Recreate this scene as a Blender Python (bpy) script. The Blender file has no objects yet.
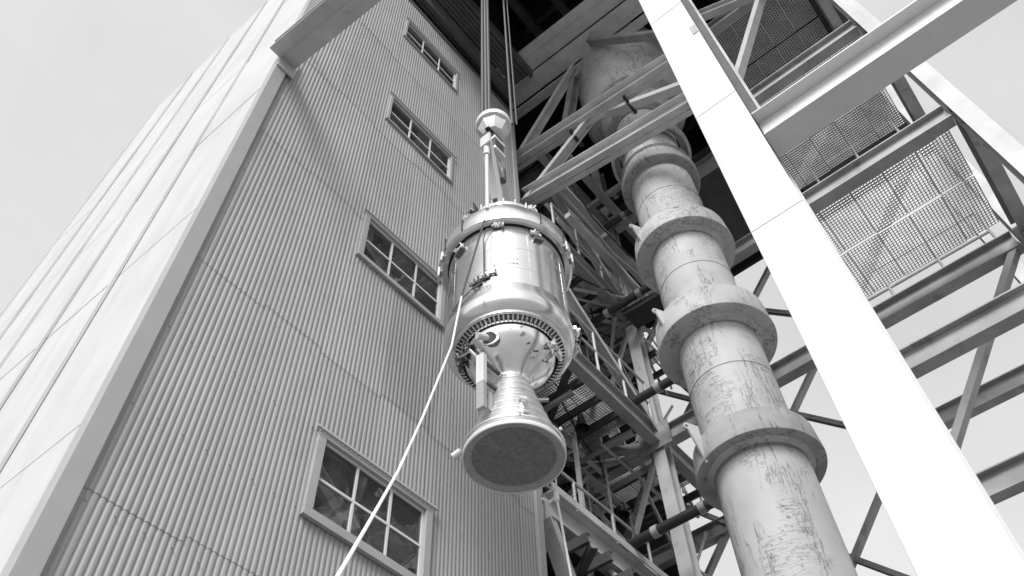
import bpy, bmesh, math, random
from mathutils import Vector, Matrix
random.seed(7)
R = math.radians
S = bpy.context.scene
COL = S.collection

# ------------------------------------------------------------------ camera
cam = bpy.data.cameras.new('camera'); cam_ob = bpy.data.objects.new('camera', cam); COL.objects.link(cam_ob)
cam.sensor_width = 36.0
cam.lens = 36.0 * 835.25 / 1024
cam.shift_x = -14 / 1024
cam.clip_start = 0.1; cam.clip_end = 5000
right = Vector((0.62912, -0.77609, -0.04339)); down = Vector((0.61010, 0.52761, -0.59111)); fwd = Vector((0.48165, 0.34541, 0.80542))
mw = Matrix(((right.x, -down.x, -fwd.x, 0.0), (right.y, -down.y, -fwd.y, -4.8), (right.z, -down.z, -fwd.z, 1.6), (0, 0, 0, 1)))
cam_ob.matrix_world = mw
S.camera = cam_ob

# ------------------------------------------------------------------ sky and sun (a black-and-white photograph: neutral light)
SUN_AZ, SUN_EL = 25.0, 40.0          # light travels along +X, turned 25 deg to +Y, falling 40 deg
w = bpy.data.worlds.new('World'); S.world = w; w.use_nodes = True
nt = w.node_tree; nt.nodes.clear()
sky = nt.nodes.new('ShaderNodeTexSky'); sky.sky_type = 'NISHITA'; sky.sun_disc = False
sky.sun_elevation = R(SUN_EL); sky.sun_rotation = R(-90 - SUN_AZ)
sky.air_density = 1.0; sky.dust_density = 3.0; sky.ozone_density = 1.0
bw = nt.nodes.new('ShaderNodeRGBToBW'); bg = nt.nodes.new('ShaderNodeBackground'); out = nt.nodes.new('ShaderNodeOutputWorld')
# bright, evenly hazed sky: most of the daylight comes from the veil of thin cloud, a little from the clear-sky model
hz = nt.nodes.new('ShaderNodeMath'); hz.operation = 'MULTIPLY_ADD'; hz.inputs[1].default_value = 0.45; hz.inputs[2].default_value = 3.5
bg.inputs['Strength'].default_value = 0.12
nt.links.new(sky.outputs[0], bw.inputs[0]); nt.links.new(bw.outputs[0], hz.inputs[0]); 
cn_ = nt.nodes.new('ShaderNodeTexNoise'); cn_.inputs['Scale'].default_value = 2.2; cn_.inputs['Detail'].default_value = 5
cm_ = nt.nodes.new('ShaderNodeMapRange'); cm_.inputs['From Min'].default_value = 0.3; cm_.inputs['From Max'].default_value = 0.7; cm_.inputs['To Min'].default_value = 0.88; cm_.inputs['To Max'].default_value = 1.12
tcw = nt.nodes.new('ShaderNodeTexCoord'); nt.links.new(tcw.outputs['Generated'], cn_.inputs['Vector']); nt.links.new(cn_.outputs['Fac'], cm_.inputs['Value'])
cl_ = nt.nodes.new('ShaderNodeMath'); cl_.operation = 'MULTIPLY'; nt.links.new(hz.outputs[0], cl_.inputs[0]); nt.links.new(cm_.outputs[0], cl_.inputs[1])
nt.links.new(cl_.outputs[0], bg.inputs['Color']); nt.links.new(bg.outputs[0], out.inputs[0])
sl = bpy.data.lights.new('sun', 'SUN'); sl.energy = 2.5; sl.angle = R(26); sl.color = (1, 1, 1)
sun = bpy.data.objects.new('sun', sl); COL.objects.link(sun)
sd = Vector((math.cos(R(SUN_EL)) * math.cos(R(SUN_AZ)), math.cos(R(SUN_EL)) * math.sin(R(SUN_AZ)), -math.sin(R(SUN_EL))))
sun.rotation_euler = sd.to_track_quat('-Z', 'Y').to_euler(); sun.location = (-20, -14, 30)
S.view_settings.view_transform = 'Standard'; S.view_settings.look = 'None'
S.view_settings.exposure = 0.66; S.view_settings.gamma = 1.0
try: S.view_settings.use_curve_mapping = False
except Exception: pass
S.cycles.max_bounces = 6; S.cycles.diffuse_bounces = 3; S.cycles.glossy_bounces = 3; S.cycles.transparent_max_bounces = 8

# ------------------------------------------------------------------ materials
def mat(name, v, rough=0.6, metal=0.0, var=0.12, scale=3.0, bump=0.0, bscale=40.0, dirt=0.0, dscale=2.0, dval=None, stretch=None, thr=(0.56, 0.66), spec=0.5):
    """grey procedural surface: broad tone variation, optional dirt marks with their own shape, fine relief"""
    m = bpy.data.materials.new(name); m.use_nodes = True
    t = m.node_tree; b = t.nodes['Principled BSDF']
    b.inputs['Roughness'].default_value = rough; b.inputs['Metallic'].default_value = metal
    b.inputs['Specular IOR Level'].default_value = spec
    tc = t.nodes.new('ShaderNodeTexCoord')
    n = t.nodes.new('ShaderNodeTexNoise'); n.inputs['Scale'].default_value = scale; n.inputs['Detail'].default_value = 6
    t.links.new(tc.outputs['Object'], n.inputs['Vector'])
    mr = t.nodes.new('ShaderNodeMapRange'); mr.inputs['From Min'].default_value = 0.3; mr.inputs['From Max'].default_value = 0.7
    mr.inputs['To Min'].default_value = v * (1 - var); mr.inputs['To Max'].default_value = v * (1 + var)
    t.links.new(n.outputs['Fac'], mr.inputs['Value'])
    cur = mr.outputs[0]
    if dirt > 0:
        mp = t.nodes.new('ShaderNodeMapping'); mp.inputs['Scale'].default_value = stretch or (1, 1, 1)
        t.links.new(tc.outputs['Object'], mp.inputs['Vector'])
        n2 = t.nodes.new('ShaderNodeTexNoise'); n2.inputs['Scale'].default_value = dscale; n2.inputs['Detail'].default_value = 8; n2.inputs['Roughness'].default_value = 0.65
        t.links.new(mp.outputs[0], n2.inputs['Vector'])
        m2 = t.nodes.new('ShaderNodeMapRange'); m2.interpolation_type = 'SMOOTHSTEP'
        m2.inputs['From Min'].default_value = thr[0]; m2.inputs['From Max'].default_value = thr[1]; m2.inputs['To Max'].default_value = dirt
        t.links.new(n2.outputs['Fac'], m2.inputs['Value'])
        mx = t.nodes.new('ShaderNodeMix'); mx.data_type = 'FLOAT'
        t.links.new(m2.outputs[0], mx.inputs[0]); t.links.new(cur, mx.inputs[2]); mx.inputs[3].default_value = v * 0.3 if dval is None else dval
        cur = mx.outputs[0]
    cc = t.nodes.new('ShaderNodeCombineColor')
    for k in range(3): t.links.new(cur, cc.inputs[k])
    t.links.new(cc.outputs[0], b.inputs['Base Color'])
    if bump > 0:
        n3 = t.nodes.new('ShaderNodeTexNoise'); n3.inputs['Scale'].default_value = bscale; n3.inputs['Detail'].default_value = 4
        t.links.new(tc.outputs['Object'], n3.inputs['Vector'])
        bp = t.nodes.new('ShaderNodeBump'); bp.inputs['Strength'].default_value = bump; bp.inputs['Distance'].default_value = 0.02
        t.links.new(n3.outputs['Fac'], bp.inputs['Height']); t.links.new(bp.outputs[0], b.inputs['Normal'])
    return m

M = {}
M['clad'] = mat('cladding_paint', 0.28, rough=0.5, var=0.07, scale=1.3, dirt=0.5, dscale=1.5, dval=0.22, stretch=(3, 3, 0.35), thr=(0.5, 0.72))
def per_object_tone(m, amt):
    t = m.node_tree; b = t.nodes['Principled BSDF']; src = b.inputs['Base Color'].links[0].from_socket
    oi = t.nodes.new('ShaderNodeObjectInfo'); mr = t.nodes.new('ShaderNodeMapRange'); mr.inputs['To Min'].default_value = 1 - amt; mr.inputs['To Max'].default_value = 1 + amt
    t.links.new(oi.outputs['Random'], mr.inputs['Value'])
    vm = t.nodes.new('ShaderNodeVectorMath'); vm.operation = 'SCALE'; t.links.new(src, vm.inputs[0]); t.links.new(mr.outputs[0], vm.inputs['Scale']); t.links.new(vm.outputs[0], b.inputs['Base Color'])
per_object_tone(M['clad'], .07)
M['trim'] = mat('trim_paint', 0.31, rough=0.5, var=0.06, scale=2)
M['sash'] = mat('sash_paint', 0.55, rough=0.5, var=0.05)
M['steel'] = mat('grey_steel_paint', 0.28, rough=0.55, var=0.22, scale=2.2, bump=0.05, dirt=0.5, dscale=3.2, dval=0.08, thr=(0.56, 0.68))
M['steel2'] = mat('pale_steel_paint', 0.40, rough=0.5, var=0.18, scale=2.2, dirt=0.4, dscale=4, dval=0.12, thr=(0.58, 0.7))
M['chord'] = mat('light_grey_beam_paint', 0.52, rough=0.5, var=0.14, scale=2.5, dirt=0.45, dscale=5, dval=0.22, stretch=(1, .4, 1), thr=(0.58, 0.68))
M['side'] = mat('side_panel_paint', 0.48, rough=0.55, var=0.08, scale=.8, dirt=0.4, dscale=1.2, dval=0.34, stretch=(2, 2, .3), thr=(0.48, 0.75))
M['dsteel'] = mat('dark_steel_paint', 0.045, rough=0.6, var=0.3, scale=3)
M['black'] = mat('black_pipe_coating', 0.018, rough=0.5, var=0.3)
M['void'] = mat('deck_shade_black', 0.012, rough=0.85, var=0.4, scale=2, spec=0.2)  # near-black colour stands in for the deep shade under the roof
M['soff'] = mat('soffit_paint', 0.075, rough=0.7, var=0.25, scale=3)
M['white'] = mat('white_paint', 0.54, rough=0.45, var=0.04, scale=2, dirt=0.35, dscale=4, dval=0.36, stretch=(3, 3, .35), thr=(0.54, 0.72))
M['grate'] = mat('galvanised_grating', 0.5, rough=0.5, var=0.2, metal=0.2)
M['rope'] = mat('manila_rope', 0.72, rough=0.9, var=0.12, scale=60, bump=0.4, bscale=90)
M['wire'] = mat('wire_rope', 0.05, rough=0.6, var=0.3, scale=40)
M['alu'] = mat('aluminium_skin', 0.74, rough=0.22, metal=1.0, var=0.05, scale=2.2, bump=0.015, bscale=7, dirt=0.25, dscale=1.6, dval=0.5, stretch=(1, 1, 3), thr=(0.5, 0.7))
M['alu2'] = mat('aluminium_collar', 0.76, rough=0.24, metal=0.9, var=0.06, scale=4, dirt=0.35, dscale=5, dval=0.5, thr=(0.58, 0.68))
M['cone'] = mat('foil_engine_cone', 0.80, rough=0.2, metal=1.0, var=0.08, scale=5, dirt=0.75, dscale=6, dval=0.2, thr=(0.60, 0.625), bump=0.05, bscale=9)
M['noz'] = mat('nozzle_shell', 0.55, rough=0.35, metal=0.7, var=0.14, scale=6, dirt=0.4, dscale=8, dval=0.32, stretch=(1, 1, .6), thr=(0.55, 0.68))
M['cover'] = mat('nozzle_cover_cloth', 0.16, rough=0.9, var=0.22, scale=30, dirt=0.6, dscale=3, dval=0.26, stretch=(1.2, 4, 1), thr=(0.5, 0.72), bump=0.3, bscale=160)
M['coverrim'] = mat('cover_edge_cloth', 0.30, rough=0.9, var=0.15, scale=40, bump=0.2, bscale=120)
M['fit'] = mat('dark_fittings', 0.13, rough=0.45, metal=0.5, var=0.4, scale=30)
M['fitl'] = mat('bright_fittings', 0.7, rough=0.4, metal=0.4, var=0.15, scale=20)
M['fitw'] = mat('worn_white_paint', 0.6, rough=0.5, var=0.12, scale=8, dirt=0.4, dscale=9, dval=0.35)
M['recess'] = mat('recess_grey_metal', 0.48, rough=0.5, metal=0.5, var=0.3, scale=20)  # darker grey than the flange metal around it
M['fitm'] = mat('mid_grey_fittings', 0.28, rough=0.4, metal=0.6, var=0.4, scale=25)
M['gap'] = mat('black_seal', 0.015, rough=0.8)
M['conc'] = mat('concrete_apron', 0.24, rough=0.85, var=0.18, scale=0.4, bump=0.2, bscale=20)
M['inner'] = mat('interior_paint', 0.32, rough=0.8, var=0.2)
# duct: pale paint with scuffed, torn dashes running round the shell
def duct_mat():
    m = mat('scuffed_duct_paint', 0.50, rough=0.6, var=0.12, scale=1.6, bump=0.08, bscale=9, dirt=0.5, dscale=1.3, dval=0.36, stretch=(1, 1, 0.4), thr=(0.5, 0.7))
    t = m.node_tree; b = t.nodes['Principled BSDF']
    src = b.inputs['Base Color'].links[0].from_socket
    tc = t.nodes.new('ShaderNodeTexCoord')
    def N(sc, det, st, rough=.6):
        mp = t.nodes.new('ShaderNodeMapping'); mp.inputs['Scale'].default_value = st; t.links.new(tc.outputs['Object'], mp.inputs['Vector'])
        n = t.nodes.new('ShaderNodeTexNoise'); n.inputs['Scale'].default_value = sc; n.inputs['Detail'].default_value = det; n.inputs['Roughness'].default_value = rough
        t.links.new(mp.outputs[0], n.inputs['Vector']); return n.outputs['Fac']
    def MR(v, a, b, c, d):
        m_ = t.nodes.new('ShaderNodeMapRange'); t.links.new(v, m_.inputs['Value'])
        for nm, q in zip(('From Min', 'From Max', 'To Min', 'To Max'), (a, b, c, d)): m_.inputs[nm].default_value = q
        return m_.outputs[0]
    def MA(op, a, b):
        m_ = t.nodes.new('ShaderNodeMath'); m_.operation = op
        for k, q in enumerate((a, b)):
            if isinstance(q, float): m_.inputs[k].default_value = q
            else: t.links.new(q, m_.inputs[k])
        return m_.outputs[0]
    # thin cracks: where a stretched noise crosses its middle value; kept to worn patches
    def crack(sc, st, width):
        v = N(sc, 7, st, .65); return MR(MA('ABSOLUTE', MA('SUBTRACT', v, 0.5), 0.0), 0.0, width, 1.0, 0.0)
    patch = MR(N(1.4, 3, (1, 1, .8)), .49, .56, 0.0, 1.0); patch2 = MR(N(1.8, 3, (1, 1, .4)), .49, .55, 0.0, 1.0)
    around = MA('MULTIPLY', crack(3.2, (1, 1, 5.5), .024), patch)
    runs = MA('MULTIPLY', crack(3.4, (2.2, 2.2, .3), .020), patch2)
    chips = MA('MULTIPLY', MR(N(9, 6, (1, 1, 1.6), .7), .60, .64, 0.0, 1.0), patch)
    class _o: pass
    mr = _o(); mr.outputs = [MA('MULTIPLY', MA('MAXIMUM', MA('MAXIMUM', around, runs), chips), 0.85)]
    mx = t.nodes.new('ShaderNodeMix'); mx.data_type = 'RGBA'
    t.links.new(mr.outputs[0], mx.inputs[0]); t.links.new(src, mx.inputs[6]); mx.inputs[7].default_value = (0.07, 0.07, 0.07, 1)
    t.links.new(mx.outputs[2], b.inputs['Base Color'])
    return m
M['duct'] = duct_mat()
M['ductrust'] = mat('rusted_duct_band', 0.34, rough=0.7, var=0.2, scale=3, dirt=0.75, dscale=7.0, dval=0.08, stretch=(2, 2, 0.3), thr=(0.54, 0.66))
def glass_mat():
    m = bpy.data.materials.new('window_glass'); m.use_nodes = True; t = m.node_tree
    b = t.nodes['Principled BSDF']; t.nodes.remove(b); o = t.nodes['Material Output']
    gl = t.nodes.new('ShaderNodeBsdfGlossy'); gl.inputs['Roughness'].default_value = 0.02; gl.inputs['Color'].default_value = (.9, .9, .9, 1)
    tr = t.nodes.new('ShaderNodeBsdfTransparent'); tr.inputs['Color'].default_value = (.86, .86, .86, 1)
    fr = t.nodes.new('ShaderNodeFresnel'); fr.inputs['IOR'].default_value = 1.9
    n = t.nodes.new('ShaderNodeTexNoise'); n.inputs['Scale'].default_value = 3.2; n.inputs['Detail'].default_value = 1
    tc = t.nodes.new('ShaderNodeTexCoord'); t.links.new(tc.outputs['Object'], n.inputs['Vector'])
    bp = t.nodes.new('ShaderNodeBump'); bp.inputs['Strength'].default_value = 0.14; bp.inputs['Distance'].default_value = 0.03
    t.links.new(n.outputs['Fac'], bp.inputs['Height']); t.links.new(bp.outputs[0], gl.inputs['Normal'])
    mx = t.nodes.new('ShaderNodeMixShader')
    df = t.nodes.new('ShaderNodeBsdfDiffuse'); df.inputs['Color'].default_value = (.5, .5, .5, 1)
    nd = t.nodes.new('ShaderNodeTexNoise'); nd.inputs['Scale'].default_value = 4; nd.inputs['Detail'].default_value = 5; t.links.new(tc.outputs['Object'], nd.inputs['Vector'])
    md = t.nodes.new('ShaderNodeMapRange'); md.inputs['From Min'].default_value = .35; md.inputs['From Max'].default_value = .75; md.inputs['To Min'].default_value = .05; md.inputs['To Max'].default_value = .08; t.links.new(nd.outputs['Fac'], md.inputs['Value'])
    m0 = t.nodes.new('ShaderNodeMixShader'); t.links.new(md.outputs[0], m0.inputs[0]); t.links.new(tr.outputs[0], m0.inputs[1]); t.links.new(df.outputs[0], m0.inputs[2])
    t.links.new(fr.outputs[0], mx.inputs[0]); t.links.new(m0.outputs[0], mx.inputs[1]); t.links.new(gl.outputs[0], mx.inputs[2]); t.links.new(mx.outputs[0], o.inputs[0])
    return m
M['glass'] = glass_mat()

# ------------------------------------------------------------------ geometry helpers
class MB:
    """collects shapes into ONE mesh"""
    def __init__(s): s.v = []; s.f = []; s.sm = []
    def add(s, vs, fs, smooth=False):
        o = len(s.v); s.v += [tuple(v) for v in vs]; s.f += [tuple(i + o for i in f) for f in fs]; s.sm += [smooth] * len(fs); return s
    def box(s, a, b):
        x0, y0, z0 = a; x1, y1, z1 = b
        return s.add([(x0, y0, z0), (x1, y0, z0), (x1, y1, z0), (x0, y1, z0), (x0, y0, z1), (x1, y0, z1), (x1, y1, z1), (x0, y1, z1)],
                     [(3, 2, 1, 0), (4, 5, 6, 7), (0, 1, 5, 4), (1, 2, 6, 5), (2, 3, 7, 6), (3, 0, 4, 7)])
    def extrude(s, prof, a, b, up=(0, 0, 1), smooth=False):
        a = Vector(a); b = Vector(b); d = (b - a).normalized(); up = Vector(up)
        if abs(d.dot(up)) > 0.98: up = Vector((1, 0, 0))
        sd = d.cross(up).normalized(); u = sd.cross(d).normalized()
        n = len(prof)
        vs = [a + sd * p[0] + u * p[1] for p in prof] + [b + sd * p[0] + u * p[1] for p in prof]
        fs = [(i, (i + 1) % n, n + (i + 1) % n, n + i) for i in range(n)]
        s.add(vs, fs, smooth)
        s.add(vs[:n], [tuple(range(n - 1, -1, -1))]); s.add(vs[n:], [tuple(range(n))])
        return s
    def bar(s, a, b, w, h, up=(0, 0, 1)):
        return s.extrude([(-w / 2, -h / 2), (w / 2, -h / 2), (w / 2, h / 2), (-w / 2, h / 2)], a, b, up)
    def ibeam(s, a, b, w, h, t=0.022, up=(0, 0, 1)):
        w /= 2; h /= 2; k = t * 0.7
        return s.extrude([(-w, -h), (w, -h), (w, -h + t), (k, -h + t), (k, h - t), (w, h - t), (w, h), (-w, h), (-w, h - t), (-k, h - t), (-k, -h + t), (-w, -h + t)], a, b, up)
    def chan(s, a, b, w, h, t=0.02, up=(0, 0, 1)):
        h /= 2
        return s.extrude([(0, -h), (w, -h), (w, -h + t), (t, -h + t), (t, h - t), (w, h - t), (w, h), (0, h)], a, b, up)
    def ang(s, a, b, w, t=0.014, up=(0, 0, 1)):
        return s.extrude([(0, 0), (w, 0), (w, t), (t, t), (t, w), (0, w)], a, b, up)
    def rod(s, a, b, r, n=10):
        return s.extrude([(r * math.cos(2 * math.pi * i / n), r * math.sin(2 * math.pi * i / n)) for i in range(n)], a, b, (0, 0, 1), True)
    def tube(s, pts, r, n=8):
        pts = [Vector(p) for p in pts]; rings = []
        for i, p in enumerate(pts):
            d = (pts[min(i + 1, len(pts) - 1)] - pts[max(i - 1, 0)]).normalized()
            if i == 0:
                up = Vector((0, 0, 1)) if abs(d.z) < 0.95 else Vector((1, 0, 0)); sd = d.cross(up).normalized()
            else: sd = (sd - d * sd.dot(d)).normalized()
            u = sd.cross(d).normalized()
            rr = r[i] if isinstance(r, (list, tuple)) else r
            rings += [p + (sd * math.cos(2 * math.pi * k / n) + u * math.sin(2 * math.pi * k / n)) * rr for k in range(n)]
        fs = [(i * n + k, i * n + (k + 1) % n, (i + 1) * n + (k + 1) % n, (i + 1) * n + k) for i in range(len(pts) - 1) for k in range(n)]
        s.add(rings, fs, True)
        s.add(rings[:n], [tuple(range(n - 1, -1, -1))]); s.add(rings[-n:], [tuple(range(n))])
        return s
    def lathe(s, prof, n=96, a0=0.0, a1=2 * math.pi):
        full = abs(a1 - a0 - 2 * math.pi) < 1e-6; m = n if full else n + 1
        vs = [(r * math.cos(a0 + (a1 - a0) * k / n), r * math.sin(a0 + (a1 - a0) * k / n), z) for r, z in prof for k in range(m)]
        fs = []
        for i in range(len(prof) - 1):
            for k in range(n):
                k2 = (k + 1) % m
                fs.append((i * m + k, i * m + k2, (i + 1) * m + k2, (i + 1) * m + k))
        return s.add(vs, fs, True)
    def build(s, name, m, parent=None, loc=None, sharp=35, bevel=0):
        me = bpy.data.meshes.new(name); me.from_pydata(s.v, [], s.f); me.validate(); me.update()
        if len(me.polygons) == len(s.sm):
            me.polygons.foreach_set('use_smooth', s.sm)
        if any(s.sm):
            try: me.set_sharp_from_angle(angle=R(sharp))
            except Exception: pass
        bm = bmesh.new(); bm.from_mesh(me)
        if len(s.f) > 1: bmesh.ops.recalc_face_normals(bm, faces=bm.faces); bm.to_mesh(me); bm.free()
        me.materials.append(M[m] if isinstance(m, str) else m)
        o = bpy.data.objects.new(name, me); COL.objects.link(o)
        if parent: o.parent = parent
        if loc: o.location = loc
        if bevel:
            bv = o.modifiers.new('bevel', 'BEVEL'); bv.width = bevel; bv.segments = 2; bv.limit_method = 'ANGLE'
        return o

def tag(o, label, cat, group=None):
    o['label'] = label; o['category'] = cat
    if group: o['group'] = group
    return o
def thing(name, label, cat, loc=(0, 0, 0), group=None):
    o = bpy.data.objects.new(name, None); COL.objects.link(o); o.location = loc
    return tag(o, label, cat, group)
def share(name, src, parent, loc, rot=(0, 0, 0), scale=(1, 1, 1)):
    o = src.copy(); o.name = name; COL.objects.link(o); o.parent = parent; o.location = loc; o.rotation_euler = rot; o.scale = scale
    return o

# ------------------------------------------------------------------ ground
g = MB().add([(-400, -400, 0), (400, -400, 0), (400, 400, 0), (-400, 400, 0)], [(0, 1, 2, 3)]).build('ground', 'conc'); g['kind'] = 'structure'

# ------------------------------------------------------------------ corrugated building
BX0, BX1, BTOP = 1.44, 6.58, 19.45
bld = thing('corrugated_building', 'tall building wall of pale corrugated metal sheets with four steel windows', 'building', (0, 0, 0))
PITCH, AMP = 0.0555, 0.0052
WIN = [(6.10, 7.02), (9.90, 10.84), (13.66, 14.56), (17.34, 18.26)]
WX0, WX1 = 3.26, 4.76
def sheet(x0, x1, z0, z1, off):
    n = max(2, round((x1 - x0) / PITCH * 10))
    mb = MB(); vs = []; fs = []
    nz = max(1, int((z1 - z0) / 1.4))
    for j in range(nz + 1):
        z = z0 + (z1 - z0) * j / nz
        for i in range(n + 1):
            x = x0 + (x1 - x0) * i / n
            wob = 0.0018 * math.sin(x * 3.1 + z * 1.3) + 0.0012 * math.sin(x * 9.7 - z * 2.1)
            vs.append((x, -0.012 + off - AMP + 2 * AMP * (0.5 + 0.5 * math.cos(2 * math.pi * x / PITCH)) ** 2.2 + wob, z))
    for j in range(nz):
        for i in range(n):
            a = j * (n + 1) + i; fs.append((a, a + 1, a + n + 2, a + n + 1))
    mb.add(vs, fs, True)
    return mb.build('sheet', 'clad', bld, sharp=80)
xs = [BX0 + 0.1]; 
while xs[-1] + 14 * PITCH < BX1 - 0.1: xs.append(xs[-1] + 14 * PITCH)
xs.append(BX1 - 0.07)
seams = [0.0, 2.75, 5.42, 8.08, 10.75, 13.2, 16.1, BTOP]
for i in range(len(xs) - 1):
    x0, x1 = xs[i], xs[i + 1] + (0.05 if i < len(xs) - 2 else 0)
    sh = 0.0 if i % 2 == 0 else 0.06
    for j in range(len(seams) - 1):
        z0 = seams[j] - (0.0 if j == 0 else 0.09) + (sh if 0 < j else 0); z1 = seams[j + 1] + (sh if j < len(seams) - 2 else 0)
        off = 0.0025 * (i % 2) - 0.004 * j + 0.0
        rects = [(x0, x1, z0, z1)]
        for (a, b) in WIN:
            nr = []
            for (p, q, r, s) in rects:
                if q <= WX0 or p >= WX1 or s <= a or r >= b: nr.append((p, q, r, s)); continue
                if p < WX0: nr.append((p, WX0, r, s))
                if q > WX1: nr.append((WX1, q, r, s))
                pp, qq = max(p, WX0), min(q, WX1)
                if r < a: nr.append((pp, qq, r, a))
                if s > b: nr.append((pp, qq, b, s))
            rects = nr
        for rc in rects: sheet(*rc, off)
MB().box((BX0 - 0.03, -0.075, 0), (BX0 + 0.135, 0.06, BTOP)).build('corner_trim', 'trim', bld, bevel=0.006)
MB().box((BX1 - 0.09, -0.07, 0), (BX1 + 0.03, 0.06, BTOP)).build('corner_trim', 'trim', bld, bevel=0.006)
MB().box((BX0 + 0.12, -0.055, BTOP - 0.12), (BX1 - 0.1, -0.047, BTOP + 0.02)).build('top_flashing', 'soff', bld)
# shell behind the cladding
MB().box((BX0 + .02, 0.12, 0), (BX0 + 0.1, 6.5, 20.4)).build('side_wall', 'inner', bld)
for j in range(7):
    for k in range(5):
        MB().box((BX0 - .012 - random.uniform(0, .006), 0.075 + k * 1.29, .02 + j * 2.92), (BX0 + .018, 0.055 + (k + 1) * 1.29, .005 + (j + 1) * 2.92)).build('panel', 'side', bld, bevel=.004)
for k in range(1, 6): MB().box((BX0 - .05, .05 + k * 1.29, 0), (BX0 - .02, .08 + k * 1.29, 20.4)).build('batten', 'side', bld)
MB().box((BX1 - 0.1, 0.12, 0), (BX1 - 0.01, 6.5, 20.4)).build('side_wall', 'soff', bld)
MB().box((BX0 + 0.11, 6.4, 0), (BX1 - 0.11, 6.5, 20.4)).build('rear_wall', 'inner', bld)
MB().box((BX0 + 0.02, 0.02, 20.41), (BX1 - 0.02, 6.6, 20.55)).build('roof_slab', 'soff', bld)
for k, z in enumerate((5.3, 9.1, 12.85, 16.55)):
    MB().box((BX0 + 0.11, 0.35, z), (BX1 - 0.11, 6.39, z + 0.12)).build('floor_slab', 'inner', bld)
# girts and diagonal braces seen through the glass
for (a, b) in WIN:
    MB().chan((WX0 - 0.9, 0.14, b + 0.45), (WX1 + 0.6, 0.14, a - 0.75), 0.06, 0.19).build('interior_brace', 'chord', bld)
    MB().chan((WX0 - 0.5, 0.45, a - 0.3), (WX1 + .7, 0.45, b + .9), 0.08, 0.16).build('interior_brace', 'chord', bld)
    MB().bar((WX0 + 0.9, 0.95, a - 0.6), (WX0 + 0.9, 0.95, b + 1.8), 0.2, 0.2).build('interior_post', 'steel', bld)
sc = MB()
for j, z in enumerate([.8 + .89 * q for q in range(21)]):
    x = BX0 + .2
    while x < BX1 - .12:
        if not any(a - .03 < z < b + .03 and WX0 - .03 < x < WX1 + .03 for a, b in WIN):
            yb = -.062 - .0
            k_ = round(x / PITCH - .5) * PITCH + PITCH / 2
            yy = -.012 - .004 * max(0, sum(z > q for q in seams) - 1) - 2 * AMP
            sc.extrude([(.007 * math.cos(q), .007 * math.sin(q)) for q in (0, 1.05, 2.09, 3.14, 4.19, 5.24)], (k_, yy + .004, z), (k_, yy - .006, z))
        x += PITCH * 4
so = sc.build('screw_heads', 'trim', bld); so['kind'] = 'stuff'
# windows: flat flashing frame, steel sash, six panes each
for wi, (a, b) in enumerate(WIN):
    fr = MB(); t = (0.09, 0.08, 0.055, 0.05)[wi]; y0, y1 = -0.062, 0.05
    fr.box((WX0, y0, a + t * .9), (WX0 + t, y1, b - 0.05)); fr.box((WX1 - t, y0, a + t * .9), (WX1, y1, b - 0.05))
    fr.box((WX0, y0 - .002, a), (WX1, y1, a + t * .9)); fr.box((WX0, y0 - .002, b - 0.05), (WX1, y1, b))
    win = fr.build('window', 'trim', bld, bevel=0.004)
    MB().box((WX0 - 0.01, y0 - 0.012, a - 0.016), (WX1 + 0.01, y0 + 0.03, a - 0.002)).build('sill', 'trim', win)
    hd = MB(); hd.add([(WX0 - .05, -.066, b + .055), (WX1 + .05, -.066, b + .055), (WX1 + .05, -.086, b + .012), (WX0 - .05, -.086, b + .012), (WX0 - .05, -.066, b + .003), (WX1 + .05, -.066, b + .003), (WX1 + .05, -.083, b + .003), (WX0 - .05, -.083, b + .003)],
           [(0, 1, 2, 3), (3, 2, 6, 7), (7, 6, 5, 4), (0, 4, 5, 1), (0, 3, 7, 4), (1, 5, 6, 2)]); hd.build('drip_cap', 'trim', win)
    ix0, ix1, iz0, iz1 = WX0 + t, WX1 - t, a + t * .9, b - 0.05
    sa = MB(); e = 0.022; ys, ye = -0.022, 0.006
    sa.box((ix0, ys, iz0), (ix0 + e, ye, iz1)); sa.box((ix1 - e, ys, iz0), (ix1, ye, iz1)); sa.box((ix0 + e, ys, iz0), (ix1 - e, ye, iz0 + e)); sa.box((ix0 + e, ys, iz1 - e), (ix1 - e, ye, iz1))
    sa.build('sash_frame', 'sash', win)
    pw = (ix1 - ix0) / 3; zm = iz0 + (iz1 - iz0) * 0.47; mt = 0.013
    MB().box((ix0 + e, ys + .001, zm - mt), (ix1 - e, ye, zm + mt)).build('glazing_bar', 'sash', win)
    for k in (1, 2):
        for (za, zb) in ((iz0 + e, zm - mt), (zm + mt, iz1 - e)):
            MB().box((ix0 + pw * k - mt, ys + .002, za), (ix0 + pw * k + mt, ye, zb)).build('glazing_bar', 'sash', win)
    for k in range(3):
        for (za, zb) in ((iz0 + e, zm - mt), (zm + mt, iz1 - e)):
            xa = ix0 + (e if k == 0 else pw * k + mt); xb = ix0 + (pw * 3 - e if k == 2 else pw * (k + 1) - mt)
            tx = random.uniform(-.004, .004); tz = random.uniform(-.004, .004)
            MB().add([(xa, -.008 + tx, za), (xb, -.008 - tx, za), (xb, -.008 - tx + tz, zb), (xa, -.008 + tx + tz, zb)], [(0, 1, 2, 3)]).build('pane', 'glass', win)

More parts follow.
